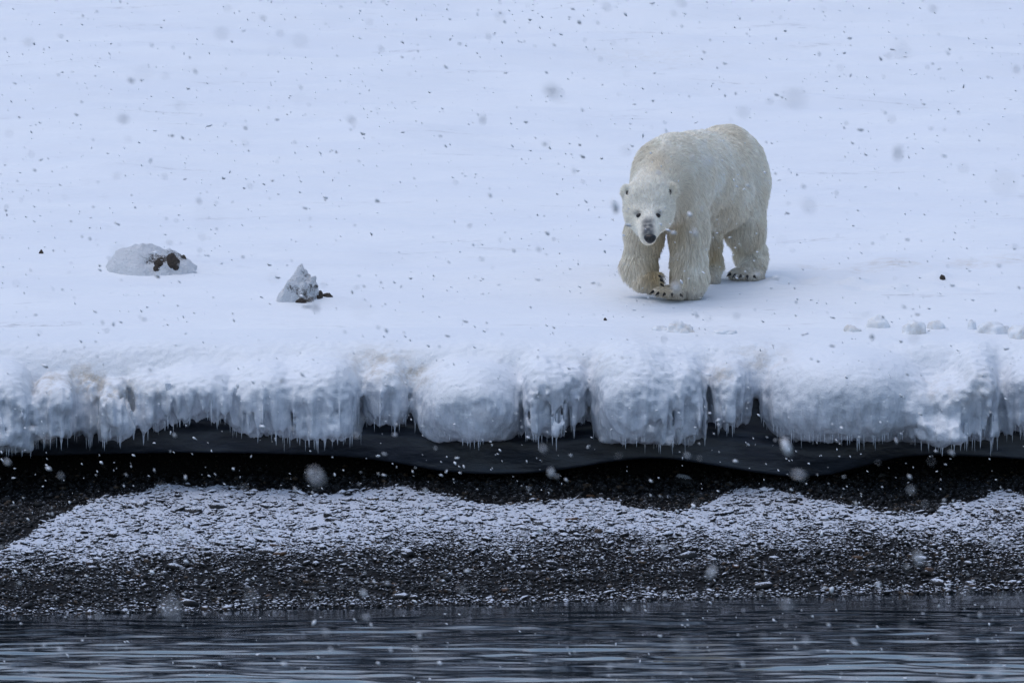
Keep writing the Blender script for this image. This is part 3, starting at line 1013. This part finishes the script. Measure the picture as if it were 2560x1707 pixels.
# planted fore leg
cone((1712, 452, .10), (1722, 570, .10), .19, .145, .10)
cone((1722, 570, .10), (1724, 680, .06), .142, .125, .07)
cone((1724, 690, .06), (1722, 722, .04), .128, .120, .06)
cone((1716, 716, .02), (1682, 726, -.04), .080, .050, .06)
# raised fore leg
cone((1628, 470, .10), (1612, 580, .14), .155, .135, .08)
cone((1612, 580, .14), (1599, 655, .16), .135, .120, .07)
cone((1598, 665, .14), (1610, 696, .10), .122, .088, .06)
cone((1612, 700, .06), (1634, 704, .00), .075, .045, .05)
# flank, belly, hind legs
ell(1790, 500, .95, .26, .36, .22, .14)
cone((1840, 470, 1.35), (1860, 560, 1.22), .26, .150, .12)
cone((1860, 560, 1.22), (1876, 630, 1.34), .140, .100, .08)
cone((1876, 630, 1.34), (1880, 674, 1.20), .100, .095, .07)
cone((1884, 678, 1.24), (1856, 686, 1.06), .075, .055, .05)
cone((1782, 500, 1.10), (1766, 590, .92), .18, .100, .08)
cone((1766, 590, .92), (1771, 660, 1.00), .100, .085, .07)
cone((1771, 660, 1.00), (1784, 699, .84), .085, .055, .06)
# tail
ell(1850, 400, 1.86, .06, .08, .10, .06)
# toes
TOES = []
for i, (tx, ty, td) in enumerate([(1638, 732, -.09), (1649, 736, -.13), (1663, 738, -.155), (1680, 739, -.165), (1700, 740, -.155)]):
    cone((tx + (1700 - tx) * .55, ty - 6, td + .10), (tx, ty - 4, td), .042, .026, .02); TOES.append((tx, ty, td, 0))
for i, (tx, ty, td) in enumerate([(1644, 692, .00), (1648, 702, -.02), (1647, 712, -.02), (1640, 720, .0)]):
    cone((1626, ty - 2, td + .06), (tx, ty, td), .045, .030, .02); TOES.append((tx, ty, td, 1))
for i, (tx, ty, td) in enumerate([(1829, 688, 1.02), (1840, 691, .99), (1853, 693, .975), (1868, 694, .98), (1884, 694, .99)]):
    cone((tx + 12, ty - 5, td + .1), (tx, ty - 1, td), .042, .026, .02); TOES.append((tx, ty, td, 2))
# fur tufts as a slight swell
band = np.abs(BF) < 0.06
I, J, K = np.nonzero(band)
wx, wy, wz = bx[I, 0, 0], by[0, J, 0], bz[0, 0, K]
BF[I, J, K] += 0.010 * perlin(wx * 6, wy * 6, wz * 5) + 0.006 * perlin(wx * 15, wy * 15, wz * 9)
BF[I, J, K] = np.maximum(BF[I, J, K], (slope_h(wx, wy) - 0.006) - wz)
BV, BQ, _ = surface_nets(BF, lo, h)
# light smoothing
for _ in range(2):
    acc = np.zeros_like(BV); cnt = np.zeros(len(BV))
    for a, b in ((0, 1), (1, 2), (2, 3), (3, 0)):
        for i, j in ((a, b), (b, a)):
            for c in range(3): acc[:, c] += np.bincount(BQ[:, i], BV[BQ[:, j], c], len(BV))
            cnt += np.bincount(BQ[:, i], minlength=len(BV))
    BV = BV * .5 + .5 * acc / np.maximum(cnt, 1)[:, None]
print('bear verts', len(BV))


def bear_tint(P):
    """coat colour: cream with straw yellow on chest, inner legs, lower flanks; grey skin on the muzzle bridge"""
    px, py = project(P)
    x, y, z = P[:, 0], P[:, 1], P[:, 2]
    n = fbm2(x * 3 + y * 2, z * 3 - y * 2, 3)
    n2 = perlin(x * 9, y * 9, z * 5)
    gz_ = z - (1.95 + .09 * (y - 2))
    yel = 0.16 + 0.22 * n + 0.10 * n2
    inner = np.exp(-((px - 1655) / 42) ** 2) * sstep(520, 600, py) * sstep(2.9, 2.3, y)
    yel += 0.55 * inner + 0.26 * sstep(.55, .2, gz_) * (0.7 + .5 * n)
    yel += 0.35 * np.exp(-((px - 1820) / 35) ** 2 - ((py - 530) / 40) ** 2)
    yel += 0.45 * np.exp(-((px - 1700) / 28) ** 2 - ((py - 540) / 70) ** 2) + 0.22 * np.exp(-((px - 1650) / 30) ** 2 - ((py - 420) / 30) ** 2)
    yel += 0.5 * np.exp(-((px - 1785) / 25) ** 2 - ((py - 630) / 60) ** 2) * (y > 2.6)
    head = np.exp(-(((px - 1621) / 75) ** 4 + ((py - 520) / 85) ** 4)) * (y < YB - .15)
    yel *= 1 - 0.8 * head
    yel *= 0.55 + 0.45 * sstep(.03, .2, gz_)
    yel = np.clip(yel, 0, 1)[:, None]
    c = np.array([0.95, 0.905, 0.80]) * (1 - yel) + np.array([0.58, 0.46, 0.28]) * yel
    m = np.exp(-(((px - 1620) / 17) ** 4 + ((py - 570) / 26) ** 4)) * (y < YB - .5) * np.clip(0.95 + .5 * perlin(x * 30, y * 30, z * 30), 0, 1)
    m = np.maximum(m, 0.6 * np.exp(-((np.abs(px - 1620) - 26) / 9) ** 2 - ((py - 534) / 7) ** 2) * (y < YB - .4))
    dirt = 0.5 * sstep(.14, .02, gz_)[:, None]
    c = c * (1 - dirt) + np.array([.36, .31, .25]) * dirt
    m = m[:, None]
    c = c * (1 - m) + np.array([0.11, 0.115, 0.125]) * m
    return c


me = mesh_np('body', BV, BQ)
add_attr(me, 'tint', bear_tint(BV))
BINV = Matrix.Translation(-bear.location)
body = link('body', me, M_BEAR, bear); body.matrix_parent_inverse = BINV
BN = np.empty(len(BV) * 3, np.float32); me.vertex_normals.foreach_get('vector', BN); BN = BN.reshape(-1, 3)
bpx, bpy_ = project(BV)


def surf(px, py, rad=4.0):
    m = (np.abs(bpx - px) < rad) & (np.abs(bpy_ - py) < rad)
    i = np.nonzero(m)[0]
    j = i[BV[i, 1].argmin()]
    return BV[j], BN[j]


# nose pad with nostrils
V0, F0 = ICO4
p, n = surf(1620, 595)
nv = V0.copy()
nv[:, 0] *= 1 + 0.28 * np.clip(nv[:, 2], -1, 1)
for s in (-1, 1):
    dd = np.exp(-(((nv[:, 0] - .42 * s) / .20) ** 2 + ((nv[:, 2] + .05) / .24) ** 2)) * (nv[:, 1] < 0)
    nv[:, 1] += 0.45 * dd
nv[:, 1] += 0.16 * np.exp(-(nv[:, 0] / .08) ** 2) * (nv[:, 1] < 0) * (nv[:, 2] < .1)
nv *= np.array([.050, .045, .040])
me = mesh_np('nose', nv, F0)
o = link('nose', me, M_NOSE, bear); o.matrix_parent_inverse = BINV
NOSE = BP(1620, 597, 0); NOSE = np.array([NOSE[0], p[1] + .004, at(1620, 597, p[1])[2]])
o.location = NOSE
# eyes
EYES = []
em = mesh_np('eye', V0 * np.array([1, .8, .72]), F0); em.materials.append(M_EYE)
for (ex, ey, s) in ((1594, 537, -1), (1647, 536, 1)):
    p, n = surf(ex, ey)
    o = link('eye', em, None, bear); o.matrix_parent_inverse = BINV
    o.location = p + np.array([0, .004, 0]); o.scale = (.026, .026, .026); o.rotation_euler = (0, R(14) * s, 0)
    EYES.append(p)
# dark ear hollows
emh = mesh_np('ear_hollow', V0, F0); emh.materials.append(M_EAR)
EARS = []
for (ex, ey, s) in ((1568, 482, -1), (1676, 480, 1)):
    p, n = surf(ex, ey)
    o = link('ear_hollow', emh, None, bear); o.matrix_parent_inverse = BINV
    o.location = p + np.array([0, .004, 0]); o.scale = (.018, .013, .030); o.rotation_euler = (0, R(22) * s, 0)
    EARS.append(p)
# claws
def claw_mesh():
    V = []; n = 7; m = 7
    for k in range(m):
        t_ = k / (m - 1)
        r_ = 0.012 * (1 - t_) ** .8 + 0.0008
        for i in range(n):
            a = 2 * math.pi * i / n
            V.append((r_ * math.cos(a), -t_ * 0.055, r_ * 1.15 * math.sin(a) - 0.022 * t_ * t_))
    F = [(k * n + i, k * n + (i + 1) % n, (k + 1) * n + (i + 1) % n, (k + 1) * n + i) for k in range(m - 1) for i in range(n)]
    me = mesh_np('claw', np.array(V), np.array(F)); me.materials.append(M_CLAW)
    return me


cm = claw_mesh()
CLAWS = []
for (tx, ty, td, foot) in TOES:
    p = BP(tx, ty - 2, td)
    o = link('claw', cm, None, bear); o.matrix_parent_inverse = BINV
    if foot == 1:
        o.location = p + np.array([.012, -.018, 0]); o.rotation_euler = (0, 0, R(48)); o.scale = (1.1, .8, 1.1)
    else:
        rz = R(-38 + 20 * (tx - (1643 if foot == 0 else 1829)) / 20)
        o.location = p + np.array([.02 * math.sin(rz), -.02 * math.cos(rz), .004]); o.rotation_euler = (0, 0, rz)
    CLAWS.append(np.array(o.location))
    zg = float(slope_h(o.location.x, o.location.y)) + .016
    if foot != 1 and o.location.z < zg: o.location.z = zg

# fur: combed strands
tri = np.concatenate([BQ[:, [0, 1, 2]], BQ[:, [0, 2, 3]]])
A, B, C = BV[tri[:, 0]], BV[tri[:, 1]], BV[tri[:, 2]]
ar = np.linalg.norm(np.cross(B - A, C - A), axis=1)
NF = 150000
cen = (A + B + C) / 3
fx, fy = project(cen)
wgt = ar.copy()
headm = (cen[:, 1] < YB - .2) & (fy < 620)
wgt[headm] *= 2.4
idx = rng.choice(len(tri), NF, p=wgt / wgt.sum())
u, v = rng.uniform(0, 1, NF), rng.uniform(0, 1, NF)
sw = u + v > 1; u[sw] = 1 - u[sw]; v[sw] = 1 - v[sw]
root = A[idx] + u[:, None] * (B - A)[idx] + v[:, None] * (C - A)[idx]
nor = BN[tri[idx, 0]] * (1 - u - v)[:, None] + BN[tri[idx, 1]] * u[:, None] + BN[tri[idx, 2]] * v[:, None]
nor /= np.linalg.norm(nor, axis=1)[:, None] + 1e-9
fx, fy = project(root)
gh = root[:, 2] - slope_h(root[:, 0], root[:, 1])
hw = sstep(YB - .12, YB - .38, root[:, 1]) * (fy < 640)
leg = sstep(.75, .5, gh) * (1 - hw)
flow_b = AX[None] * 0.75 + np.array([0, 0, -.65])
flow_l = np.array([0.05, .1, -1.0])
hd = root - NOSE[None]; hd /= np.linalg.norm(hd, axis=1)[:, None] + 1e-9
flow = flow_b * (1 - leg - hw)[:, None] + flow_l * leg[:, None] + hd * hw[:, None]
wob = np.stack([perlin(root[:, 0] * 11 + s, root[:, 1] * 11 + s, root[:, 2] * 8) for s in (0, 21.7, 47.1)], 1)
wob2 = np.stack([perlin(root[:, 0] * 34 + s, root[:, 1] * 34 + s, root[:, 2] * 26) for s in (3, 13.7, 77.1)], 1)
flow = flow + 0.55 * wob + 0.65 * wob2 + rng.normal(0, .12, (NF, 3))
flow -= nor * (flow * nor).sum(1)[:, None]
flow /= np.linalg.norm(flow, axis=1)[:, None] + 1e-9
ln = 0.060 + 0.020 * leg + 0.012 * perlin(root[:, 0] * 5, root[:, 1] * 5, root[:, 2] * 5)
dn = np.linalg.norm(root - NOSE[None], axis=1)
ln = ln * (1 - hw) + hw * (0.007 + 0.030 * sstep(.14, .48, dn))
ln *= (0.35 + 0.65 * sstep(.04, .22, gh)) * rng.uniform(.7, 1.2, NF)
dirn = flow * 0.86 + nor * (0.50 - 0.12 * hw)[:, None]
dirn /= np.linalg.norm(dirn, axis=1)[:, None]
ok = gh > 0.012
ok &= np.linalg.norm((root - NOSE) / np.array([.052, .06, .042]), axis=1) > 1.0
for e in EYES: ok &= np.linalg.norm((root - e) / np.array([.022, .05, .016]), axis=1) > 1
for e in EARS: ok &= np.linalg.norm((root - e) / np.array([.022, .04, .034]), axis=1) > 1
for e in CLAWS: ok &= np.linalg.norm(root - e, axis=1) > .026
root, dirn, ln, nor, hw = root[ok], dirn[ok], ln[ok], nor[ok], hw[ok]
NF = len(root)
S = 5
tt = np.linspace(0, 1, S)
P = root[:, None] + ln[:, None, None] * (tt[None, :, None] * dirn[:, None] + (tt ** 2)[None, :, None] * (0.28 * np.array([0, 0, -1.0])[None, None] - 0.10 * nor[:, None]))
hc = bpy.data.hair_curves.new('fur')
hc.add_curves([S] * NF)
hc.attributes['position'].data.foreach_set('vector', np.ascontiguousarray(P, np.float32).ravel())
ra = hc.attributes.get('radius') or hc.attributes.new('radius', 'FLOAT', 'POINT')
rr = np.tile((0.0021 * (1 - 0.8 * tt ** 1.5)), NF) * np.repeat(1 - .45 * hw, S)
ra.data.foreach_set('value', np.ascontiguousarray(rr, np.float32))
tc = bear_tint(root) * np.clip(rng.normal(1.0, .13, (NF, 1)), .6, 1.25)
ta = hc.attributes.new('tint', 'FLOAT_COLOR', 'CURVE')
ta.data.foreach_set('color', np.concatenate([np.clip(tc, 0, .97), np.ones((NF, 1))], 1).astype(np.float32).ravel())
hc.materials.append(M_FUR)
fur = bpy.data.objects.new('fur', hc); col.objects.link(fur); fur.parent = bear; fur.matrix_parent_inverse = BINV
print('fur strands', NF)

# ------------------------------------------------------------------ falling snow
n = 17000
fx = rng.uniform(-6, 6, n); fy = rng.uniform(-52, 9, n); fz = rng.uniform(0.05, 6.4, n)
g = np.where(fy > -0.5, slope_h(fx, np.maximum(fy, -.6)), np.where(fy > ywl(fx), beach_h(fx, fy), 0.0))
keep = fz > g + 0.03
bc = np.stack([(fx - 0.5 * (BP(1621, 0, 0)[0] + BP(1900, 0, 0)[0])) / .75, (fy - 2.6) / 1.5], 1)
keep &= ~(((bc ** 2).sum(1) < 1) & (fz < 3.6))
keep &= ~((fy > -1.35) & (fy < -.3) & (fz < 1.9))
fx, fy, fz = fx[keep], fy[keep], fz[keep]; n = len(fx)
V0, F0 = ICO1
rad = 0.0040 * np.exp(rng.normal(0, .42, n)); rad = np.clip(rad, .002, .012)
P = V0[None] * (1 + rng.normal(0, .30, (n, len(V0), 1)))
P[..., 0] *= 1.7; P[..., 1] *= .9; P[..., 2] *= .8
a = R(-38) + rng.normal(0, .45, n)
c, s = np.cos(a)[:, None], np.sin(a)[:, None]
P = np.stack([P[..., 0] * c - P[..., 2] * s, P[..., 1], P[..., 0] * s + P[..., 2] * c], -1) * rad[:, None, None]
P = (P + np.stack([fx, fy, fz], 1)[:, None]).reshape(-1, 3)
F = (F0[None] + (np.arange(n) * len(V0))[:, None, None]).reshape(-1, 3)
tag(link('falling_snow', mesh_np('falling_snow', P, F, False), M_FLAKE), 'snowflakes drifting through the air over the shore', 'snowflakes', kind='stuff')
print('flakes', n)
